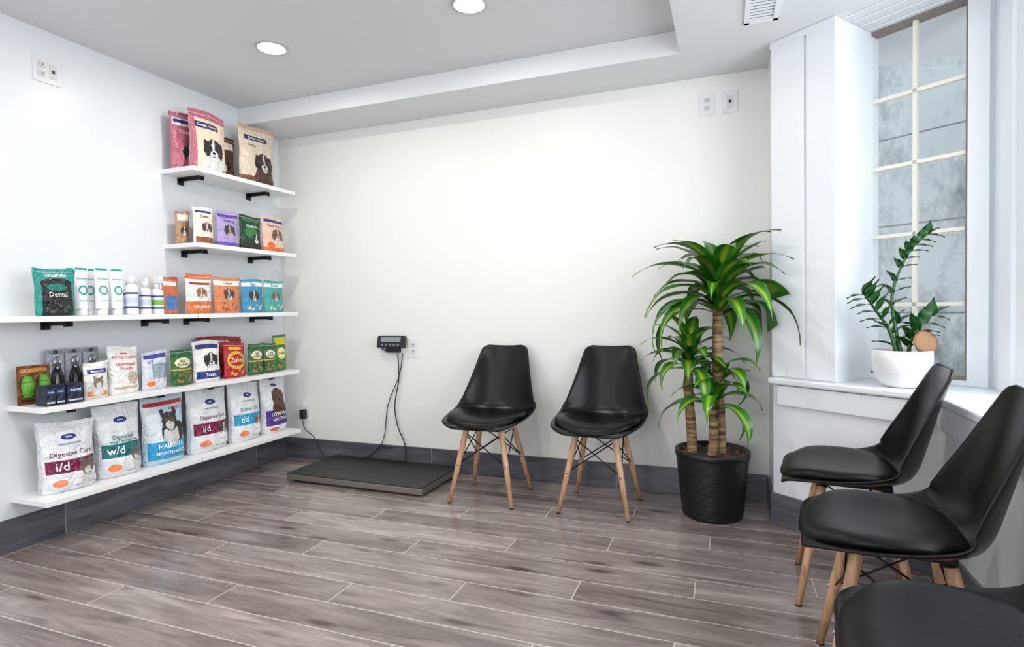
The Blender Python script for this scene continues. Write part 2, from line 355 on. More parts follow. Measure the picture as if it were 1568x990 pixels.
def cat(cx,cy,s,asp,head='#6c6259',blaze='#f1ece5'):
    r=s*asp
    return [('f',cx,cy-r*1.2,s*.9,r*.9,blaze),('f',cx-s*.6,cy+r*.75,s*.24,r*.45,head),('f',cx+s*.6,cy+r*.75,s*.24,r*.45,head),('f',cx,cy,s*.85,r*.85,head),('f',cx,cy-r*.38,s*.42,r*.40,blaze),
        ('e',cx,cy-r*.2,s*.09,r*.08,'#b0706a'),('e',cx-s*.36,cy+r*.12,s*.14,r*.12,'#b59a44'),('e',cx+s*.36,cy+r*.12,s*.14,r*.12,'#b59a44'),('e',cx-s*.36,cy+r*.12,s*.06,r*.11,'#0c0a09'),('e',cx+s*.36,cy+r*.12,s*.06,r*.11,'#0c0a09')]
def text_geo(txt,size):
    c=bpy.data.curves.new('tmp','FONT'); c.body=txt; c.size=size; c.align_x='CENTER'; c.align_y='CENTER'; c.resolution_u=2; c.offset=size*.008
    o=bpy.data.objects.new('tmp',c); COL.objects.link(o); bpy.context.view_layer.update()
    me=bpy.data.meshes.new_from_object(o.evaluated_get(bpy.context.evaluated_depsgraph_get()))
    v=[tuple(p.co) for p in me.vertices]; f=[tuple(p.vertices) for p in me.polygons]
    bpy.data.objects.remove(o); bpy.data.curves.remove(c); bpy.data.meshes.remove(me)
    return v,f
def bag(name,y0,y1,h,zt,xc,th,base,shapes=(),texts=(),rot=0,seal=.07,lean=0):
    w=y1-y0; NU,NV=20,28; ph=random.random()*6; sk=random.uniform(-.03,.03)
    big=h>.27
    if big: th*=1.15
    def surf(u,v,side):
        e=1-abs(2*u-1)**2.4
        pv=(1-(v/(1-seal))**2.1) if v<1-seal else 0
        pv=max(pv,0)**.75
        bot=min(1,v/.14); bot=.55+.45*math.sin(bot*pi/2)
        t=th/2*(max(e,0)**.6)*pv*bot+.0013
        wr=(.0042*math.sin(8*v+ph+5*u)+.0026*math.sin(19*u-7*v+ph*2)+.0018*math.sin(31*v+9*u+ph))*e*min(1,pv+.25)*(1.3 if big else .8)
        edge=abs(2*u-1)
        ww=w*(1-.06*math.sin(pi*min(v*1.08,1))+.014*math.sin(13*v+ph)*edge-.07*max(0,1-v/.08)*edge)
        X=side*(t+wr*.8); Y=(u-.5)*ww+sk*h*v*.6; Z=v*h+h*(.016*math.sin(5*u+ph)-.016+sk*(u-.5)*1.3)*(v**4)
        X+=-lean*v + (.006*math.sin(5*u+ph) if v>.9 else 0)
        return Vector((X,Y,Z))
    b=MB(); mf=art_mat(base,list(shapes)+[('r',0,1,.925,.932,'#d9d9dc')])
    fu=lambda i:(.5-.5*math.cos(pi*i/NU)*.35-.5*(1-2*i/NU)*.65)
    for side in (1,-1):
        vs=[];uv=[]
        for j in range(NV+1):
            for i in range(NU+1):
                u=fu(i); v=j/NV
                vs.append(surf(u,v,side)); uv.append((u if side>0 else 1-u,v))
        fs=[]
        for j in range(NV):
            for i in range(NU):
                k=j*(NU+1)+i; q=(k,k+1,k+NU+2,k+NU+1); fs.append(q if side>0 else q[::-1])
        b.add(vs,fs,mf,uv,True)
    bt=[surf(fu(i),0,s) for s in (1,-1) for i in range(NU+1)]
    b.add(bt,[(i,NU+1+i,NU+2+i,i+1) for i in range(NU)],mf)
    for u in (0,1):
        vs=[surf(u,j/NV,s) for s in (1,-1) for j in range(NV+1)]
        b.add(vs,[(j,j+1,NV+2+j,NV+1+j) for j in range(NV)],mf)
    for t in texts:
        s,u,v,size,col=t
        tv,tf=text_geo(s,size); m=mat('ink_'+col,col,.4)
        ext=max(abs(p[0]) for p in tv); kx=min(1,.42*w/ext) if abs(u-.5)<.01 else 1
        vs=[]
        for x,y,z in tv:
            uu=min(max(u+x*kx/w,.02),.98); vv=min(max(v+y*kx/h,.02),.99); p=surf(uu,vv,1); p.x+=.0018; vs.append(p)
        b.add(vs,tf,m)
    o=b.build(name,loc=(xc,(y0+y1)/2,zt+.001)); o.rotation_euler[2]=rot
    return o
W='#eceef1'; MAR='#7d1246'; TEAL='#0f6f73'; SKY='#3fa9dc'; PUR='#4b2a86'; NAVY='#1d2f7c'
def rx(kind,band,txt,face,name2):
    sh=[('r',.06,.94,.28,.46,band),('r',.06,.94,.46,.47,'#c9ccd2'),('e',.5,.78,.14,.042,NAVY),('r',.0,.03,.0,.95,'#d3d6dd'),('r',.97,1.,.0,.95,'#d3d6dd'),('r',.08,.45,.05,.24,'#e2e5ea'),('e',.26,.14,.12,.05,'#f08a5a'),('r',.52,.92,.06,.09,'#b9bec8')]+face
    tx=[(name2,.5,.545,.030,band),(txt,.30,.37,.052,'#ffffff'),("Hill's",.5,.78,.014,'#ffffff'),('PRESCRIPTION DIET',.5,.68,.011,NAVY)]
    return sh,tx
z=ZT[0]
sh,tx=rx('d',MAR,'i/d',cat(.75,.31,.17,.75),'Digestive Care'); bag('pet_food_bag',1.63,1.865,.322,z,-2.875,.13,W,sh,tx,rot=-.12)
sh,tx=rx('c',TEAL,'w/d',cat(.76,.28,.16,.62),'Digestive'); tx[3]=('Weight Management',.5,.49,.017,TEAL); bag('pet_food_bag',1.875,2.10,.362,z,-2.88,.13,W,sh,tx,rot=-.05)
sh=[('r',.04,.96,.08,.34,'#2f9fd0'),('r',.04,.96,.86,.92,'#c0392b'),('r',.0,.3,.34,.86,'#e8eef4'),('f',.62,.46,.34,.16,'#2e2a28')]+cat(.54,.62,.24,.68,'#2e2a28')
bag('pet_food_bag',2.112,2.355,.366,z,-2.88,.13,'#c4deec',sh,[('HAIRBALL',.5,.27,.034,'#ffffff'),('MAINTENANCE',.5,.17,.024,'#ffffff'),('INDOOR',.72,.80,.018,'#c0392b')],rot=0)
sh,tx=rx('d',MAR,'i/d',pet(.76,.33,.13,.8,'#4a372c'),'Digestive Care'); bag('pet_food_bag',2.375,2.655,.368,z,-2.88,.13,W,sh,tx,rot=.02)
sh,tx=rx('d','#2f9cc8','t/d',pet(.76,.33,.13,.75,'#8a5a34'),'Dental Care'); bag('pet_food_bag',2.665,2.92,.368,z,-2.88,.13,W,sh,tx,rot=.03)
sh=[('r',.06,.94,.14,.42,PUR),('e',.5,.88,.13,.03,NAVY),('e',.3,.07,.15,.04,'#e0692e')]+pet(.55,.66,.26,.66,'#5a3422','#6e452e',chest='#5a3422')
bag('pet_food_bag',2.93,3.155,.362,z,-2.88,.12,W,sh,[('LOW FAT',.5,.34,.032,'#ffffff'),('GASTRO',.5,.25,.032,'#ffffff')],rot=.03)
z=ZT[1]
bag('pet_treat_pouch',1.80,1.915,.175,z,-2.83,.045,'#e6e4e0',[('r',.1,.9,.68,.8,'#2b3f86'),('r',.08,.9,.06,.2,'#e88a5b')]+cat(.5,.42,.26,.65,'#8c8174'),[('Metabolic',.5,.74,.016,'#ffffff')])
bag('pet_food_bag',1.93,2.085,.24,z,-2.85,.07,'#efeeeb',[('r',.1,.9,.1,.16,'#c5b79f'),('f',.7,.33,.2,.14,'#cdbfa8'),('r',.38,.62,.83,.86,'#d8232a')],[('ROYAL CANIN',.5,.76,.019,'#d8232a'),('Hydrolyzed',.5,.62,.022,'#c8232f'),('Protein',.5,.53,.022,'#c8232f')])
bag('pet_treat_pouch',2.095,2.235,.205,z,-2.84,.055,'#d8d9e4',[('r',.05,.95,.8,.91,'#3a3f8f'),('r',.3,.98,.28,.66,'#7fa9c9'),('n',.35,.95,.3,.6,'#d9a25a',9.),('e',.25,.15,.15,.07,'#e77a2c')],[('t/d',.28,.72,.03,'#3a3f8f')])
GR='#2c6333'
def green(y0,y1,h,xc=-2.83,rot=0): bag('pet_treat_pouch',y0,y1,h,z,xc,.045,GR,[('r',.05,.95,.82,.91,'#1d5c2b'),('e',.5,.63,.38,.14,'#efe6c4'),('n',.12,.88,.08,.38,'#b9743a',8.),('r',.0,1.,.42,.46,'#d8b13c')],[('Pill',.5,.66,.028,GR),('Pockets',.5,.58,.022,GR)],rot=rot)
green(2.255,2.385,.20)
bag('pet_treat_pouch',2.52,2.86,.255,z,-2.945,.06,'#9c1c28',[('r',.05,.95,.86,.92,'#7c1119')],[('Prescription Diet',.5,.88,.018,'#ffffff')])
bag('pet_treat_pouch',2.40,2.585,.24,z,-2.84,.07,'#eeedea',[('r',.08,.92,.8,.91,NAVY),('r',.05,.95,.08,.26,'#223a84')]+pet(.58,.52,.26,.75,'#191817'),[('Treats',.5,.17,.03,'#ffffff')])
bag('pet_treat_pouch',2.605,2.765,.215,z,-2.83,.06,'#b01f2a',[('e',.5,.5,.42,.26,'#e0b42e'),('e',.5,.5,.34,.17,'#b01f2a'),('n',.1,.9,.05,.24,'#e6b13a',8.),('r',.2,.8,.8,.88,'#e0b42e')],[('Zukes',.5,.5,.04,'#ffe9a0')])
green(2.78,2.905,.20,-2.82); green(2.915,3.03,.195,-2.83)
bag('pet_treat_pouch',3.04,3.155,.245,z,-2.86,.05,'#2f7d3d',[('r',.05,.95,.72,.92,'#e6c42f'),('e',.5,.48,.36,.16,'#f5e7a0'),('n',.12,.88,.06,.3,'#c07a38',8.)],[('Dental',.5,.48,.024,'#1d5c2b')])
b=MB(); mc=art_mat('#7a4a2c',[('r',.1,.9,.82,.92,'#c98a3a'),('r',.1,.9,.06,.14,'#5a331d')])
def card(b,y0,y1,h,m): b.add([(0,y0,0),(0,y1,0),(0,y1,h),(0,y0,h),(-.003,y0,0),(-.003,y1,0),(-.003,y1,h),(-.003,y0,h)],[(0,1,2,3),(7,6,5,4),(0,4,5,1),(3,2,6,7),(0,3,7,4),(1,5,6,2)],m,[(0,0),(1,0),(1,1),(0,1)]*2)
card(b,-.066,.066,.175,mc); mg=mat('toy_green','#62a236',.4)
for yy in (-.032,.032):
    b.tube([(.014,yy,.035),(.014,yy,.055),(.016,yy,.08),(.014,yy,.11),(.014,yy,.13)],[.016,.02,.025,.021,.012],mg,n=14)
    for zz in (.05,.08,.105): b.tube([(.014+.014*math.cos(t)*1.6,yy+.0235*math.sin(t),zz) for t in [k*2*pi/14 for k in range(15)]],.0025,mat('toy_green_dk','#4f8f28',.5),n=6)
b.build('dog_toy_card',loc=(-2.925,1.652,ZT[1]+.001))
for i,(y0,y1) in enumerate([(1.612,1.65),(1.653,1.69),(1.695,1.77)]):
    b=MB(); mm=art_mat('#151c33',[('r',.1,.9,.55,.8,'#27406f'),('r',.1,.9,.12,.2,'#c9ced8')],.4); w=y1-y0
    b.box(-.035,.035,0,w,0,.088,mm); b.add([(.0353,0,0),(.0353,w,0),(.0353,w,.088),(.0353,0,.088)],[(0,1,2,3)],mm,[(0,0),(1,0),(1,1),(0,1)])
    tv,tf=text_geo('dental',w*.25); b.add([(.0362,w/2+x,.06+y) for x,y,_ in tv],tf,mat('ink_white','#e8ecf4',.4))
    b.build('supplement_box',loc=(-2.81,y0,ZT[1]+.001),bevel=.001)
M_tool=mat('tool_black','#121214',.35); M_steel=mat('tool_steel','#a8acb0',.25,metal=1); M_cardw=art_mat('#a9acb4',[('r',.05,.95,.9,.97,'#8d9098'),('r',.08,.92,.04,.12,'#5b4a78')])
for y in (1.762,1.842,1.922):
    b=MB(); card(b,-.036,.036,.24,M_cardw)
    for s in (-1,1):
        b.tube([(.012,s*.006,.15),(.012,s*.018,.11),(.012,s*.020,.07),(.012,s*.014,.035)],[.007,.009,.009,.006],M_tool,n=10)
        b.tube([(.012,s*.006,.15),(.012,s*.012,.18),(.012,s*.003,.205)],[.006,.005,.002],M_steel,n=8)
    b.lathe([(0,.006),(.008,.005),(.008,-.005),(0,-.006)],M_steel,M=Matrix.Translation((.014,0,.15))@Matrix.Rotation(pi/2,4,'Y'),n=14)
    b.lathe([(.005,-.002),(.005,.002),(.009,.002),(.009,-.002),(.005,-.002)],M_tool,M=Matrix.Translation((.002,0,.225))@Matrix.Rotation(pi/2,4,'Y'),n=14)
    b.build('nail_clipper_card',loc=(-2.955,y,ZT[1]+.001))
z=ZT[2]
bag('pet_treat_pouch',1.62,1.785,.215,z,-2.84,.07,'#1b8f86',[('r',.12,.88,.0,.70,'#101414'),('e',.5,.69,.38,.1,'#101414'),('e',.5,.60,.26,.08,'#15756d'),('n',.2,.8,.05,.24,'#3d4a3a',9.)],[('GREENIES',.5,.85,.020,'#ffffff'),('Dental',.5,.44,.03,'#d9e4df')],rot=-.1)
M_wp=mat('bottle_white','#ecedf0',.3); M_tealp=mat('print_teal','#2aa39a',.4); M_bluep=mat('print_blue','#2c3f9c',.4); M_grnp=mat('print_green','#7ab648',.4)
def tube_bottle(y,xc,w=.066,h=.228):
    b=MB(); n=24; rows=14; vs=[]
    for j in range(rows+1):
        t=j/rows; zz=.03+t*(h-.03); ry=w/2*(.86+.14*t); rxx=w/2*.62*(1-t**1.6)+.001
        for k in range(n): vs.append((rxx*math.cos(2*pi*k/n),ry*math.sin(2*pi*k/n),zz))
    b.add(vs,[(j*n+k,j*n+(k+1)%n,(j+1)*n+(k+1)%n,(j+1)*n+k) for j in range(rows) for k in range(n)],M_wp,smooth=True)
    b.lathe([(0,0),(.021,0),(.022,.003),(.022,.03),(0,.03)],M_wp,n=24)
    def fx(y_,z_):
        t=(z_-.03)/(h-.03); ry=w/2*(.86+.14*t); r=w/2*.62*(1-t**1.6)+.001; return r*math.sqrt(max(0,1-(y_/ry)**2))+.0008
    R1,R2=.021,.014; ring=[];N_=32
    for k in range(N_):
        for R_ in (R1,R2):
            yy=R_*math.cos(2*pi*k/N_); zz=.12+R_*1.1*math.sin(2*pi*k/N_); ring.append((fx(yy,zz),yy,zz))
    b.add(ring,[(2*k,2*k+1,(2*k+3)%(2*N_),(2*k+2)%(2*N_)) for k in range(N_)],M_tealp)
    for (s,zz,sz) in (('dermcare',.175,.013),('shampoo',.07,.010)):
        tv,tf=text_geo(s,sz); b.add([(fx(x,zz+yy)+.0004,x,zz+yy) for x,yy,_ in tv],tf,M_tealp)
    b.add([(fx(y_,h-.006)+.001,y_,h-.012+q) for q in (0,.010) for y_ in (-.027,.027)],[(0,1,3,2)],M_tealp)
    b.build('shampoo_tube',loc=(xc,y,ZT[2]+.001))
for y,xc in ((1.83,-2.925),(1.84,-2.88),(1.885,-2.90),(1.905,-2.835),(1.978,-2.835)): tube_bottle(y,xc)
def bottle(y,xc,r,h,spray=False,label=M_bluep):
    b=MB(); hb=h*(.68 if spray else .82)
    b.lathe([(0,0),(r*.95,0),(r,.004),(r,hb*.85),(r*.9,hb*.93),(r*.42,hb),(r*.4,hb+.004)],M_wp,n=26)
    b.lathe([(r+.0006,hb*.2),(r+.0006,hb*.27)],label,n=26); b.lathe([(r+.0006,hb*.66),(r+.0006,hb*.72)],label,n=26)
    b.lathe([(r+.0005,hb*.36),(r+.0005,hb*.55)],M_grnp if spray else mat('print_pale','#c6d2ea',.4),n=26)
    if not spray: b.lathe([(0,hb),(r*.55,hb),(r*.55,h-.002),(r*.5,h),(0,h)],M_wp,n=20)
    else:
        b.lathe([(0,hb),(r*.5,hb),(r*.5,hb+.018),(r*.25,hb+.024),(r*.25,hb+.03)],M_wp,n=18)
        b.box(-.016,.034,-.009,.009,hb+.028,h,M_wp); b.box(.034,.042,-.005,.005,h-.022,h-.008,M_wp)
        b.tube([(.022,0,hb+.03),(.03,0,hb+.01),(.026,0,hb-.01)],.004,M_wp,n=8)
    b.build('spray_bottle' if spray else 'lotion_bottle',loc=(xc,y,ZT[2]+.001))
bottle(2.045,-2.82,.027,.19); bottle(2.085,-2.9,.026,.185); bottle(2.118,-2.825,.026,.17); bottle(2.19,-2.83,.029,.20,True); bottle(2.17,-2.915,.026,.19,True,M_tealp)
OR='#cc7048'
bag('pet_treat_pouch',2.24,2.345,.20,z,-2.87,.045,OR,[('r',.1,.9,.78,.9,'#f0e6df'),('r',.15,.85,.1,.5,'#4f79b8')],[])
bag('pet_treat_pouch',2.30,2.40,.21,z,-2.94,.04,'#c9673e',[('r',.1,.9,.78,.9,'#f0e6df')],[])
bag('pet_treat_pouch',2.365,2.54,.23,z,-2.84,.055,'#ebe7e3',[('r',.0,1.,.0,.3,'#d6743f'),('r',.0,1.,.86,1.,'#d6743f'),('r',.1,.9,.72,.78,'#8a3e22')]+pet(.52,.52,.20,.76,'#9a6a44'),[('HIP+JOINT',.5,.16,.022,'#ffffff')])
bag('pet_treat_pouch',2.555,2.75,.22,z,-2.84,.055,'#d3845a',[('r',.0,1.,.76,.9,'#f3efe9'),('n',.1,.9,.05,.3,'#a3552e',8.)]+pet(.5,.52,.21,.85,'#4e3a30'),[('Chews',.5,.83,.026,'#a04a22')])
bag('pet_treat_pouch',2.76,2.935,.215,z,-2.84,.055,'#3f90b6',[('r',.0,1.,.78,.9,'#eef4f8'),('n',.1,.9,.05,.24,'#e3d2b0',8.)]+pet(.5,.5,.22,.8,'#2c2a2b'),[('Skin',.5,.84,.026,'#1c6d9a')])
bag('pet_treat_pouch',2.945,3.12,.215,z,-2.84,.055,'#4aa3a0',[('r',.0,1.,.78,.9,'#eef8f7'),('n',.1,.9,.05,.24,'#e3d2b0',8.)]+pet(.5,.5,.2,.8,'#6b5a4a'),[('Dental',.5,.84,.024,'#17807b')])
z=ZT[3]
bag('pet_treat_pouch',2.385,2.475,.195,z,-2.925,.04,'#b08a6c',[('r',.1,.9,.7,.9,'#f1ece4')]+pet(.5,.4,.28,.5,'#5c3d2a'),[])
bag('pet_treat_pouch',2.43,2.565,.22,z,-2.84,.05,'#ebe4d7',[('r',.05,.95,.05,.2,'#8b4a36'),('r',.1,.9,.84,.9,NAVY)]+pet(.6,.45,.26,.62,'#5b3a28'),[('Chews',.5,.74,.022,'#4b3526')])
bag('pet_treat_pouch',2.52,2.60,.195,z,-2.92,.04,'#4c3480',[('r',.1,.9,.7,.85,'#e9e4f3')],[])
bag('pet_treat_pouch',2.585,2.75,.222,z,-2.84,.055,'#ab9bcc',[('r',.0,1.,.05,.14,'#6a4fb0'),('r',.05,.95,.82,.92,'#5b3f9f')]+pet(.5,.46,.25,.7,'#3b2c2c','#c9b3a0'),[('Calming',.5,.73,.024,'#4b2f90')])
bag('pet_treat_pouch',2.76,2.935,.22,z,-2.84,.055,'#123322',[('r',.0,1.,.0,.18,'#0c1710'),('e',.45,.5,.3,.16,'#2f7a46'),('r',.1,.9,.82,.92,'#1f6b3c')]+pet(.66,.33,.2,.74,'#1a1a1a'),[('GREENIES',.5,.68,.024,'#d7efd8')])
bag('pet_treat_pouch',2.945,3.14,.24,z,-2.84,.06,'#e8c3af',[('r',.0,1.,.0,.14,'#e07038'),('r',.05,.95,.84,.92,NAVY),('e',.28,.2,.16,.08,'#e8682a')]+pet(.6,.48,.24,.82,'#7a5138'),[('Dental Chews',.5,.74,.022,'#3a2b66')])
z=ZT[4]
PK='#b8687b'
bag('pet_food_bag',2.37,2.55,.335,z,-2.925,.045,PK,[('r',.05,.95,.76,.9,'#f1dde0'),('r',.1,.9,.81,.87,NAVY)]+pet(.62,.3,.28,.58,'#2b2422'),[('Chews',.5,.66,.03,'#ffffff')])
bag('pet_food_bag',2.42,2.67,.355,z,-2.84,.07,'#e8d3ba',[('r',.0,1.,.86,1.,PK),('r',.0,.12,.0,1.,PK),('r',.12,.72,.70,.8,'#2a2f63'),('r',.3,1.,.0,.08,PK)]+pet(.56,.38,.28,.67,'#1d1b1b','#f7f3ec',chest='#f4efe8'),[('Dental Chews',.42,.75,.022,'#ffffff')])
bag('pet_food_bag',2.665,2.83,.28,z,-2.935,.04,'#5b3a2b',[('r',.1,.9,.72,.88,'#e8dccd')]+pet(.4,.36,.28,.56,'#2a201c'),[])
bag('pet_food_bag',2.775,3.07,.38,z,-2.845,.075,'#ddccb7',[('r',.0,1.,.0,.13,'#7a4b35'),('r',.12,.75,.74,.82,'#2a2f63'),('r',.0,1.,.93,1.,'#c9a98c')]+pet(.60,.38,.26,.70,'#3a2419','#f2e9df',ear='#241712',chest='#4a2c1e'),[('Dental Chews',.44,.78,.022,'#ffffff'),('Medium',.3,.65,.02,'#5a3424')])
# ------------------------------------------------------------------ chairs
M_ch=mat('chair_black_polypropylene',(.0025,.0025,.003,1),.27,spec=.28,bump=(260,.03)); M_cu=mat('chair_black_leatherette',(.0025,.0025,.003,1),.34,spec=.22,bump=(300,.08))
M_wood=mat('beech_leg','#c99a72',.45); nt=M_wood.node_tree; tc=nt.nodes.new('ShaderNodeTexCoord'); mp=nt.nodes.new('ShaderNodeMapping'); mp.inputs['Scale'].default_value=(60,60,4); n=nt.nodes.new('ShaderNodeTexNoise'); n.inputs['Scale'].default_value=1.5; cr=nt.nodes.new('ShaderNodeValToRGB')
cr.color_ramp.elements[0].color=hexc('#b58663'); cr.color_ramp.elements[1].color=hexc('#dcb592'); cr.color_ramp.elements[0].position=.3; cr.color_ramp.elements[1].position=.7
nt.links.new(tc.outputs['Object'],mp.inputs[0]);nt.links.new(mp.outputs[0],n.inputs['Vector']);nt.links.new(n.outputs['Fac'],cr.inputs[0]);nt.links.new(cr.outputs[0],nt.nodes['Principled BSDF'].inputs['Base Color'])
PR=[(-.232,.412,.13,.0),(-.228,.428,.17,.004),(-.205,.438,.203,.012),(-.15,.437,.226,.022),(-.06,.432,.238,.035),(.03,.43,.240,.05),(.10,.434,.238,.065),(.15,.452,.232,.078),(.18,.49,.222,.084),(.198,.545,.208,.078),(.218,.62,.188,.060),(.238,.70,.169,.042),(.256,.765,.155,.028),(.266,.802,.146,.02),(.271,.820,.130,.016),(.273,.829,.10,.012)]
def chair(loc,rot):
    e=empty('shell_dining_chair',loc,rot)
    b=MB(); NS=14; vs=[]
    P=smoothpath([(p[0],p[1],p[2]) for p in PR],2); Cc=smoothpath([(p[3],0,0) for p in PR],2)
    for i,p in enumerate(P):
        t=(P[min(i+1,len(P)-1)]-P[max(i-1,0)]); ty,tz=t.x,t.y; l=math.hypot(ty,tz); ny,nz=-tz/l,ty/l
        for k in range(NS+1):
            s=-1+2*k/NS; c=Cc[i].x*abs(s)**2.4
            vs.append((s*p.z,p.x+ny*c,p.y+nz*c))
    b.add(vs,[(i*(NS+1)+k,i*(NS+1)+k+1,(i+1)*(NS+1)+k+1,(i+1)*(NS+1)+k) for i in range(len(P)-1) for k in range(NS)],M_ch,smooth=True)
    o=b.build('shell',e); md=o.modifiers.new('sol','SOLIDIFY'); md.thickness=.011; md.offset=-1; s_=o.modifiers.new('s','SUBSURF'); s_.levels=1; s_.render_levels=1
    b=MB(); NA=44
    prof=[(.12,.034),(.35,.0345),(.6,.0345),(.8,.032),(.9,.026),(.96,.018),(1.0,.004),(.97,-.006)]
    def cpt(r,an,zz):
        c,s=math.cos(an),math.sin(an); x=.218*r*(abs(c)**.78)*(1 if c>0 else -1); y=-.047+.19*r*(abs(s)**.78)*(1 if s>0 else -1)
        return (x,y,.437+zz+.038*abs(x/.235)**2.4+.006*max(0,y)/.14-.014*max(0,(-y-.15)/.08))
    vs=[cpt(r,2*pi*k/NA,zz) for r,zz in prof for k in range(NA)]+[(0,-.047,.471)]
    C_=len(vs)-1
    b.add(vs,[(i*NA+k,i*NA+(k+1)%NA,(i+1)*NA+(k+1)%NA,(i+1)*NA+k)[::-1] for i in range(len(prof)-1) for k in range(NA)]+[(C_,k,(k+1)%NA) for k in range(NA)],M_cu,smooth=True)
    b.build('cushion',e)
    tops=[];feet=[]
    i=0
    for sx in (-1,1):
        for sy in (-1,1):
            i+=1; T=Vector((sx*.095,sy*.095-.005,.425)); F=Vector((sx*.178,sy*.172-.005,0.004)); tops.append(T);feet.append(F)
            b=MB(); b.tube([T,T.lerp(F,.1),T.lerp(F,.5),F],[.015,.0165,.0155,.0105],M_wood,n=14); b.build('leg_%d'%i,e)
            b=MB(); b.tube([F+Vector((0,0,-.004)),F+Vector((0,0,.003))],.0108,M_tool,n=12); b.tube([T.lerp(F,-.02),T.lerp(F,.045)],[.019,.0185],M_blk,n=14); b.build('leg_cap_%d'%i,e)
    b=MB(); at=lambda i,t: tops[i].lerp(feet[i],t)
    for p,q in ((0,1),(1,3),(3,2),(2,0)):
        b.tube([at(p,.12),at(q,.52)],.0032,M_blk,n=8); b.tube([at(q,.12),at(p,.52)],.0032,M_blk,n=8)
    b.tube([at(0,.03),at(3,.03)],.007,M_blk,n=8); b.tube([at(1,.03),at(2,.03)],.007,M_blk,n=8)
    for i in range(4):
        b.lathe([(.0,.004),(.006,.004),(.006,-.004),(0,-.004)],M_steel,M=Matrix.Translation(at(i,.52))@Matrix.Rotation(pi/2,4,'X')@Matrix.Translation((0,0,.015)),n=10)
    b.box(-.11,.11,-.115,.105,.414,.424,M_blk)
    b.build('wire_frame',e)
chair((-1.24,2.945,0),.03); chair((-.625,2.965,0),-.03)
chair((.425,2.345,0),-pi/2-.10); chair((.425,1.765,0),-pi/2-.10); chair((.42,1.15,0),-pi/2-.10)
# ------------------------------------------------------------------ floor scale
M_mat=mat('scale_rubber_mat','#1b1b1d',.4); nt=M_mat.node_tree; tc=nt.nodes.new('ShaderNodeTexCoord'); wv=nt.nodes.new('ShaderNodeTexWave'); wv.inputs['Scale'].default_value=28; wv.bands_direction='X'; bp=nt.nodes.new('ShaderNodeBump'); bp.inputs['Strength'].default_value=.6; bp.inputs['Distance'].default_value=.003
nt.links.new(tc.outputs['Object'],wv.inputs['Vector']);nt.links.new(wv.outputs['Fac'],bp.inputs['Height']);nt.links.new(bp.outputs['Normal'],nt.nodes['Principled BSDF'].inputs['Normal'])
M_edge=mat('scale_steel_edge','#8a837e',.35,metal=.6)
e=empty('floor_scale',(-2.07,3.02,0),-.02)
b=MB(); b.box(-.48,.48,-.23,.23,.014,.05,M_edge); b.build('frame',e,bevel=.004)
b=MB(); b.box(-.478,.478,-.228,.228,.05,.056,M_mat)
b.build('rubber_top',e,bevel=.002)
b=MB()
for sx in (-.42,.42):
    for sy in (-.18,.18): b.lathe([(0,0),(.02,0),(.022,.006),(.012,.014),(0,.014)],M_tool,c=(sx,sy,0),n=16)
b.build('feet',e)
e=empty('scale_indicator',(-2.06,D,.83))
b=MB(); b.box(-.115,.095,-.05,-.022,-.038,.042,M_tool,M=Matrix.Rotation(-.25,4,'X')); b.build('housing',e,bevel=.006)
b=MB(); b.box(-.085,.065,-.0515,-.0505,.0,.032,mat('lcd','#7f8f98',.2),M=Matrix.Rotation(-.25,4,'X'))
for k in range(5): b.box(-.08+k*.03,-.062+k*.03,-.052,-.0505,-.028,-.014,mat('keys','#6b7078',.4),M=Matrix.Rotation(-.25,4,'X'))
b.build('display',e)
b=MB(); b.box(-.06,.04,-.03,0,-.06,.03,M_tool); b.tube([(-.09,-.035,.0),(-.105,-.02,-.03),(-.08,-.004,-.05)],.004,M_tool,n=8); b.build('wall_bracket',e,bevel=.003)
def cable(name,pts,r=.0035):
    b=MB(); b.tube(smoothpath(pts),r,M_tool,n=8); return b.build(name)
cable('indicator_cable',[(-2.03,3.262,.765),(-2.025,3.262,.6),(-2.06,3.262,.42),(-2.04,3.262,.28),(-1.99,3.26,.17),(-1.98,3.25,.07),(-2.01,3.235,.062),(-2.05,3.2,.0615)],.004)
cable('power_cord',[(-2.0,3.275,.765),(-2.03,3.276,.62),(-2.12,3.274,.42),(-2.15,3.272,.22),(-2.2,3.266,.12),(-2.3,3.266,.05),(-2.36,3.266,.006),(-2.55,3.266,.006),(-2.66,3.262,.05),(-2.72,3.262,.16),(-2.80,3.26,.22),(-2.815,3.255,.28)],.003)
b=MB(); b.box(-.02,.02,-.045,-.0095,-.045,.02,M_tool); b.build('power_adapter',loc=(-2.815,D,.335),bevel=.004)
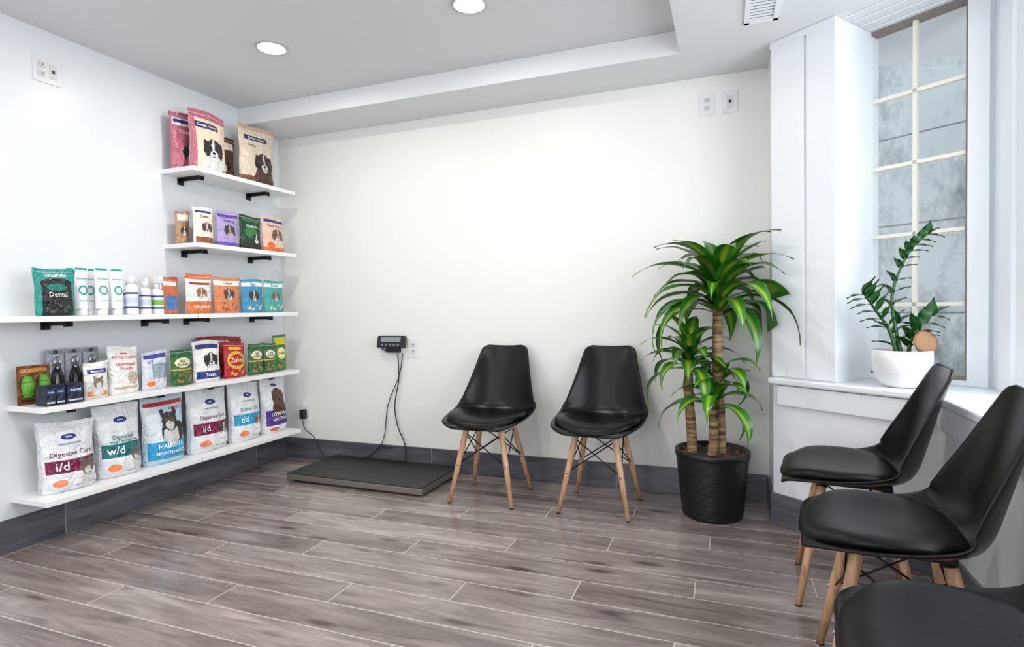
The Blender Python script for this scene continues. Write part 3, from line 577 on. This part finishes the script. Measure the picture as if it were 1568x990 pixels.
# ------------------------------------------------------------------ dracaena
def leaf_mat(name,c1,c2,stripe):
    m=bpy.data.materials.new(name); m.use_nodes=True; nt=m.node_tree; b=nt.nodes['Principled BSDF']; N=NB(m)
    tc=nt.nodes.new('ShaderNodeTexCoord'); sp=nt.nodes.new('ShaderNodeSeparateXYZ'); nt.links.new(tc.outputs['UV'],sp.inputs[0])
    d=N.math('ABSOLUTE',N.math('SUBTRACT',sp.outputs[0],.5))
    mp=nt.nodes.new('ShaderNodeMapping'); mp.inputs['Scale'].default_value=(14,1.2,1); nt.links.new(tc.outputs['UV'],mp.inputs[0])
    n=nt.nodes.new('ShaderNodeTexNoise'); n.inputs['Scale'].default_value=2.2; n.inputs['Detail'].default_value=4; nt.links.new(mp.outputs[0],n.inputs['Vector'])
    mr=nt.nodes.new('ShaderNodeMapRange'); mr.inputs[1].default_value=.05; mr.inputs[2].default_value=.22; mr.inputs[3].default_value=1; mr.inputs[4].default_value=0; nt.links.new(d,mr.inputs[0])
    base=N.mix(n.outputs['Fac'],hexc(c1),hexc(c2))
    c=N.mix(N.math('MULTIPLY',N.math('MULTIPLY',mr.outputs[0],stripe),N.math('ADD',.45,n.outputs['Fac'])),base,hexc('#a3bd36'))
    nt.links.new(c,b.inputs['Base Color']); b.inputs['Roughness'].default_value=.28
    return m
M_leaf=leaf_mat('dracaena_leaf','#124a10','#3f8a22',.75); M_leafd=leaf_mat('dracaena_leaf_dark','#0d360d','#256a1a',.3); M_zz=leaf_mat('zz_leaf','#0d3516','#1d5a22',.05)
def fix(p):
    p=Vector(p)
    if p.y>3.19: p.y=3.19+.08*(1-math.exp(-(p.y-3.19)/.08))
    dd=(p-P0); dd.z=0; d=dd.dot(nn)
    if p.x>.13 and p.y>3.0: p.x=.13+.06*(1-math.exp(-(p.x-.13)/.06)) if p.x<.5 else p.x
    elif d>-.05 and p.x>.15: p-=nn*(d+.05)
    return p
def leaf(b,p,az,el,L,Wd,bend,m,fold=.25,ns=12,clamp=True):
    vs=[];uv=[];q=Vector(p)
    for i in range(ns+1):
        t=i/ns; e_=el-bend*t**1.25; d=Vector((math.cos(az)*math.cos(e_),math.sin(az)*math.cos(e_),math.sin(e_)))
        if i: q=q+d*(L/ns)
        side=Vector((-math.sin(az),math.cos(az),0))
        nrm=d.cross(side)
        if nrm.z<0 and abs(e_)<pi/2: nrm=-nrm
        w=Wd*(max(0,math.sin(pi*min(1,(t*.9+.10))**.8)))**.8*(1-t**5) ; w=max(w,.001)
        for k in (-1,-.5,0,.5,1):
            v=q+side*(k*w/2)+nrm*(fold*abs(k)*w/2+.003*math.sin(9*t+k*2))
            vs.append(fix(v) if clamp else v); uv.append((.5+k/2,t))
    b.add(vs,[(i*5+k,i*5+k+1,(i+1)*5+k+1,(i+1)*5+k) for i in range(ns) for k in range(4)],m,uv,True)
def rosette(b,c,height,n,Lr,Wd,emax=1.45,emin=.25,bend=(1.0,1.9)):
    g=2.39996
    for i in range(n):
        t=i/(n-1); az=i*g+random.uniform(-.25,.25)+.6; el=emin+(emax-emin)*t**.9+random.uniform(-.14,.14)
        L=random.uniform(*Lr)*(1-.22*t); bd=(bend[1]+(bend[0]-bend[1])*t)*random.uniform(.8,1.2)
        p=Vector((c[0]+.012*math.cos(az),c[1]+.012*math.sin(az),c[2]+height*t))
        wally=3.25; reach=L*.75; sy=math.sin(az); sx=math.cos(az)
        if sy>0 and p.y+reach*sy>wally: L*=max(.6,(wally-p.y)/(reach*sy)); az+= -.3 if sx>0 else .3
        leaf(b,p,az,el,L,Wd*random.uniform(.85,1.1),bd,random.choice([M_leaf,M_leaf,M_leafd]))
PC=Vector((-.07,3.02,0))
e=empty('potted_dracaena',PC)
M_pot=mat('pot_black_plastic','#0f1012',.38)
pr=[(0,0),(.135,0),(.142,.004)]
for k in range(25):
    zz=.012+k*.0115; r=.144+.030*(zz/.3); pr+=[(r,zz),(r+.0018,zz+.004),(r,zz+.008)]
pr+=[(.176,.302),(.180,.306),(.180,.328),(.177,.331),(.168,.331),(.166,.30),(.0,.295)]
b=MB(); b.lathe(pr,M_pot,n=56); b.build('pot',e)
b=MB(); M_soil=mat('soil','#3a2a20',.95,bump=(60,1.)); b.lathe([(0,.312),(.06,.314),(.12,.310),(.168,.304)],M_soil,n=30)
for k in range(60):
    r=.15*math.sqrt(random.random()); t=random.random()*6.28; s=random.uniform(.006,.014); b.lathe([(0,s),(s*.8,s*.5),(s,0)],mat('bark_chip','#5a402c',.9),c=(r*math.cos(t),r*math.sin(t),.311),n=6,smooth=False)
b.build('soil',e)
M_cane=mat('cane_bark','#a98a66',.8); nt=M_cane.node_tree; tc=nt.nodes.new('ShaderNodeTexCoord'); mp=nt.nodes.new('ShaderNodeMapping'); mp.inputs['Scale'].default_value=(6,6,45); n=nt.nodes.new('ShaderNodeTexNoise'); n.inputs['Scale'].default_value=1.5; n.inputs['Detail'].default_value=6; cr=nt.nodes.new('ShaderNodeValToRGB')
cr.color_ramp.elements[0].color=hexc('#5d4430'); cr.color_ramp.elements[1].color=hexc('#b3946c'); cr.color_ramp.elements[0].position=.35; cr.color_ramp.elements[1].position=.65
nt.links.new(tc.outputs['Object'],mp.inputs[0]);nt.links.new(mp.outputs[0],n.inputs['Vector']);nt.links.new(n.outputs['Fac'],cr.inputs[0]);nt.links.new(cr.outputs[0],nt.nodes['Principled BSDF'].inputs['Base Color'])
def cane(name,p0,p1,r):
    b=MB(); n=26; P=[];R_=[]
    for i in range(n+1):
        t=i/n; P.append(Vector(p0).lerp(Vector(p1),t)+Vector((.006*math.sin(4*t+p0[0]*50),.005*math.cos(5*t),0))); R_.append(r*(1-.15*t)*(1+.05*(i%2)+.03*math.sin(i*1.7)))
    b.tube(P,R_,M_cane,n=14); b.build(name,e)
cane('cane_1',(.035,.0,.30),(.035,0,1.02),.027)
cane('cane_2',(-.10,-.01,.30),(-.105,-.01,.72),.025)
cane('cane_3',(.0,-.055,.30),(.01,-.055,.56),.023)
def ros(name,c,*a,**k):
    b=MB(); rosette(b,(PC.x+c[0],PC.y+c[1],c[2]),*a,**k); o=b.build(name,e); o.location=-PC
ros('foliage_1',(.035,0,1.0),.20,46,(.40,.56),.094,emax=1.30,emin=.42,bend=(1.4,2.4))
ros('foliage_2',(-.105,-.01,.72),.12,26,(.25,.34),.078,emax=1.35,emin=.25,bend=(1.3,2.3))
ros('foliage_3',(.01,-.055,.54),.09,15,(.25,.35),.090,emax=1.15,emin=.35,bend=(1.6,2.4))
ros('foliage_4',(.045,-.03,.71),.04,7,(.19,.26),.075,emax=1.0,emin=.3,bend=(1.6,2.5))
# ------------------------------------------------------------------ zz plant
ZP=Vector((.675,2.76,.7035)); e=empty('potted_zz_plant',ZP)
b=MB(); b.lathe([(0,0),(.05,0),(.064,.004),(.09,.03),(.104,.07),(.108,.11),(.107,.15),(.104,.152),(.101,.148),(.101,.12),(0,.118)],mat('ceramic_white','#eeeeee',.25),n=48); b.build('bowl_pot',e)
b=MB(); b.lathe([(0,.138),(.06,.139),(.101,.134)],M_soil,n=30); b.build('soil',e)
RV=Vector((.9365,.351,0)); FV=Vector((-.351,.9365,0))
def zz(name,base,pts,nl,Ls,Wl=.032,t0=.22):
    b=MB(); path=smoothpath([base+RV*x+FV*y+Vector((0,0,z_)) for x,y,z_ in pts],8); n=len(path)
    b.tube(path,[.0085*(1-.7*i/n) for i in range(n)],mat('zz_stem','#2f5a28',.4),n=8)
    for i in range(nl):
        t=t0+(1-t0)*i/(nl-1); p=path[min(n-1,int(t*(n-1)))]; d=(path[min(n-1,int(t*(n-1))+1)]-path[max(0,int(t*(n-1))-1)]).normalized()
        sdv=d.cross(FV).normalized()
        for s in (-1,1):
            sd=(sdv*s*.85+FV*s*.15-FV*.2+d*.8).normalized(); az=math.atan2(sd.y,sd.x); el=math.asin(max(-1,min(1,sd.z)))
            leaf(b,p,az,el,Ls*random.uniform(.85,1.1)*(1-.2*t),Wl*(1-.15*t),.45,M_zz,fold=.15,ns=7,clamp=False)
    leaf(b,path[-1],math.atan2(RV.y,RV.x),.7,Ls*.8,Wl*.8,.4,M_zz,fold=.15,ns=7,clamp=False)
    b.build(name,e)
Z0=Vector((0,0,.13))
zz('stem_1',Z0,[(.0,.0,0),(-.01,.02,.10),(-.02,.03,.24),(.01,.02,.36),(.045,.0,.44),(.09,-.02,.49)],9,.070,.038,.36)
zz('stem_2',Z0,[(-.02,0,0),(-.05,.0,.10),(-.11,.0,.19),(-.16,-.01,.25)],6,.11,.052,.38)
zz('stem_3',Z0,[(.02,-.01,0),(.025,-.02,.06),(.05,-.03,.11),(.10,-.03,.16)],5,.10,.050)
zz('stem_4',Z0,[(0,.02,0),(-.02,.02,.06),(-.02,.03,.10),(.0,.03,.13)],3,.10,.050)
b=MB(); b.lathe([(0,.007),(.035,.006),(.05,.0),(.045,-.006),(0,-.008)],mat('coconut_husk','#a07a5b',.8,bump=(40,.8)),n=24,M=Matrix.Rotation(.36,4,'Z')@Matrix.Rotation(1.35,4,'X')); o=b.build('coconut_shell',e); o.location=RV*.055+FV*-.06+Vector((0,0,.185))
# ------------------------------------------------------------------ light
w=bpy.data.worlds.new('world'); SC.world=w; w.use_nodes=True; bg=w.node_tree.nodes['Background']; bg.inputs[0].default_value=(.88,.94,1,1); bg.inputs[1].default_value=1.42
def area(name,loc,rot,sx,sy,en,col):
    ld=bpy.data.lights.new(name,'AREA'); ld.shape='RECTANGLE'; ld.size=sx; ld.size_y=sy; ld.energy=en; ld.color=col
    o=bpy.data.objects.new(name,ld); COL.objects.link(o); o.location=loc; o.rotation_euler=rot; return o
area('fill_front_opening',(-1.15,Y0+.12,1.25),(pi/2,0,0),2.8,1.9,40,(.96,.98,1))  # added fill lamp at the unseen front wall's opening, brightens the room
area('daylight_bay',(1.25,1.55,1.5),(pi/2,0,pi/2),1.8,1.4,50,(.89,.945,1))
# ------------------------------------------------------------------ camera
cd=bpy.data.cameras.new('camera'); cd.sensor_width=36; cd.lens=876.07/1568*36; cd.clip_start=.02
co=bpy.data.objects.new('camera',cd); COL.objects.link(co)
yaw,pit,rol=.3583,.0264,-.0156
F=Vector((-math.sin(yaw)*math.cos(pit),math.cos(yaw)*math.cos(pit),-math.sin(pit))); R=Vector((math.cos(yaw),math.sin(yaw),0)); U=R.cross(F)
R2=R*math.cos(rol)+U*math.sin(rol); U2=-R*math.sin(rol)+U*math.cos(rol)
Mx=Matrix(((R2.x,U2.x,-F.x,0),(R2.y,U2.y,-F.y,0),(R2.z,U2.z,-F.z,1.05),(0,0,0,1)))
co.matrix_world=Mx
SC.camera=co
SC.view_settings.view_transform='Standard'
SC.view_settings.look='None'
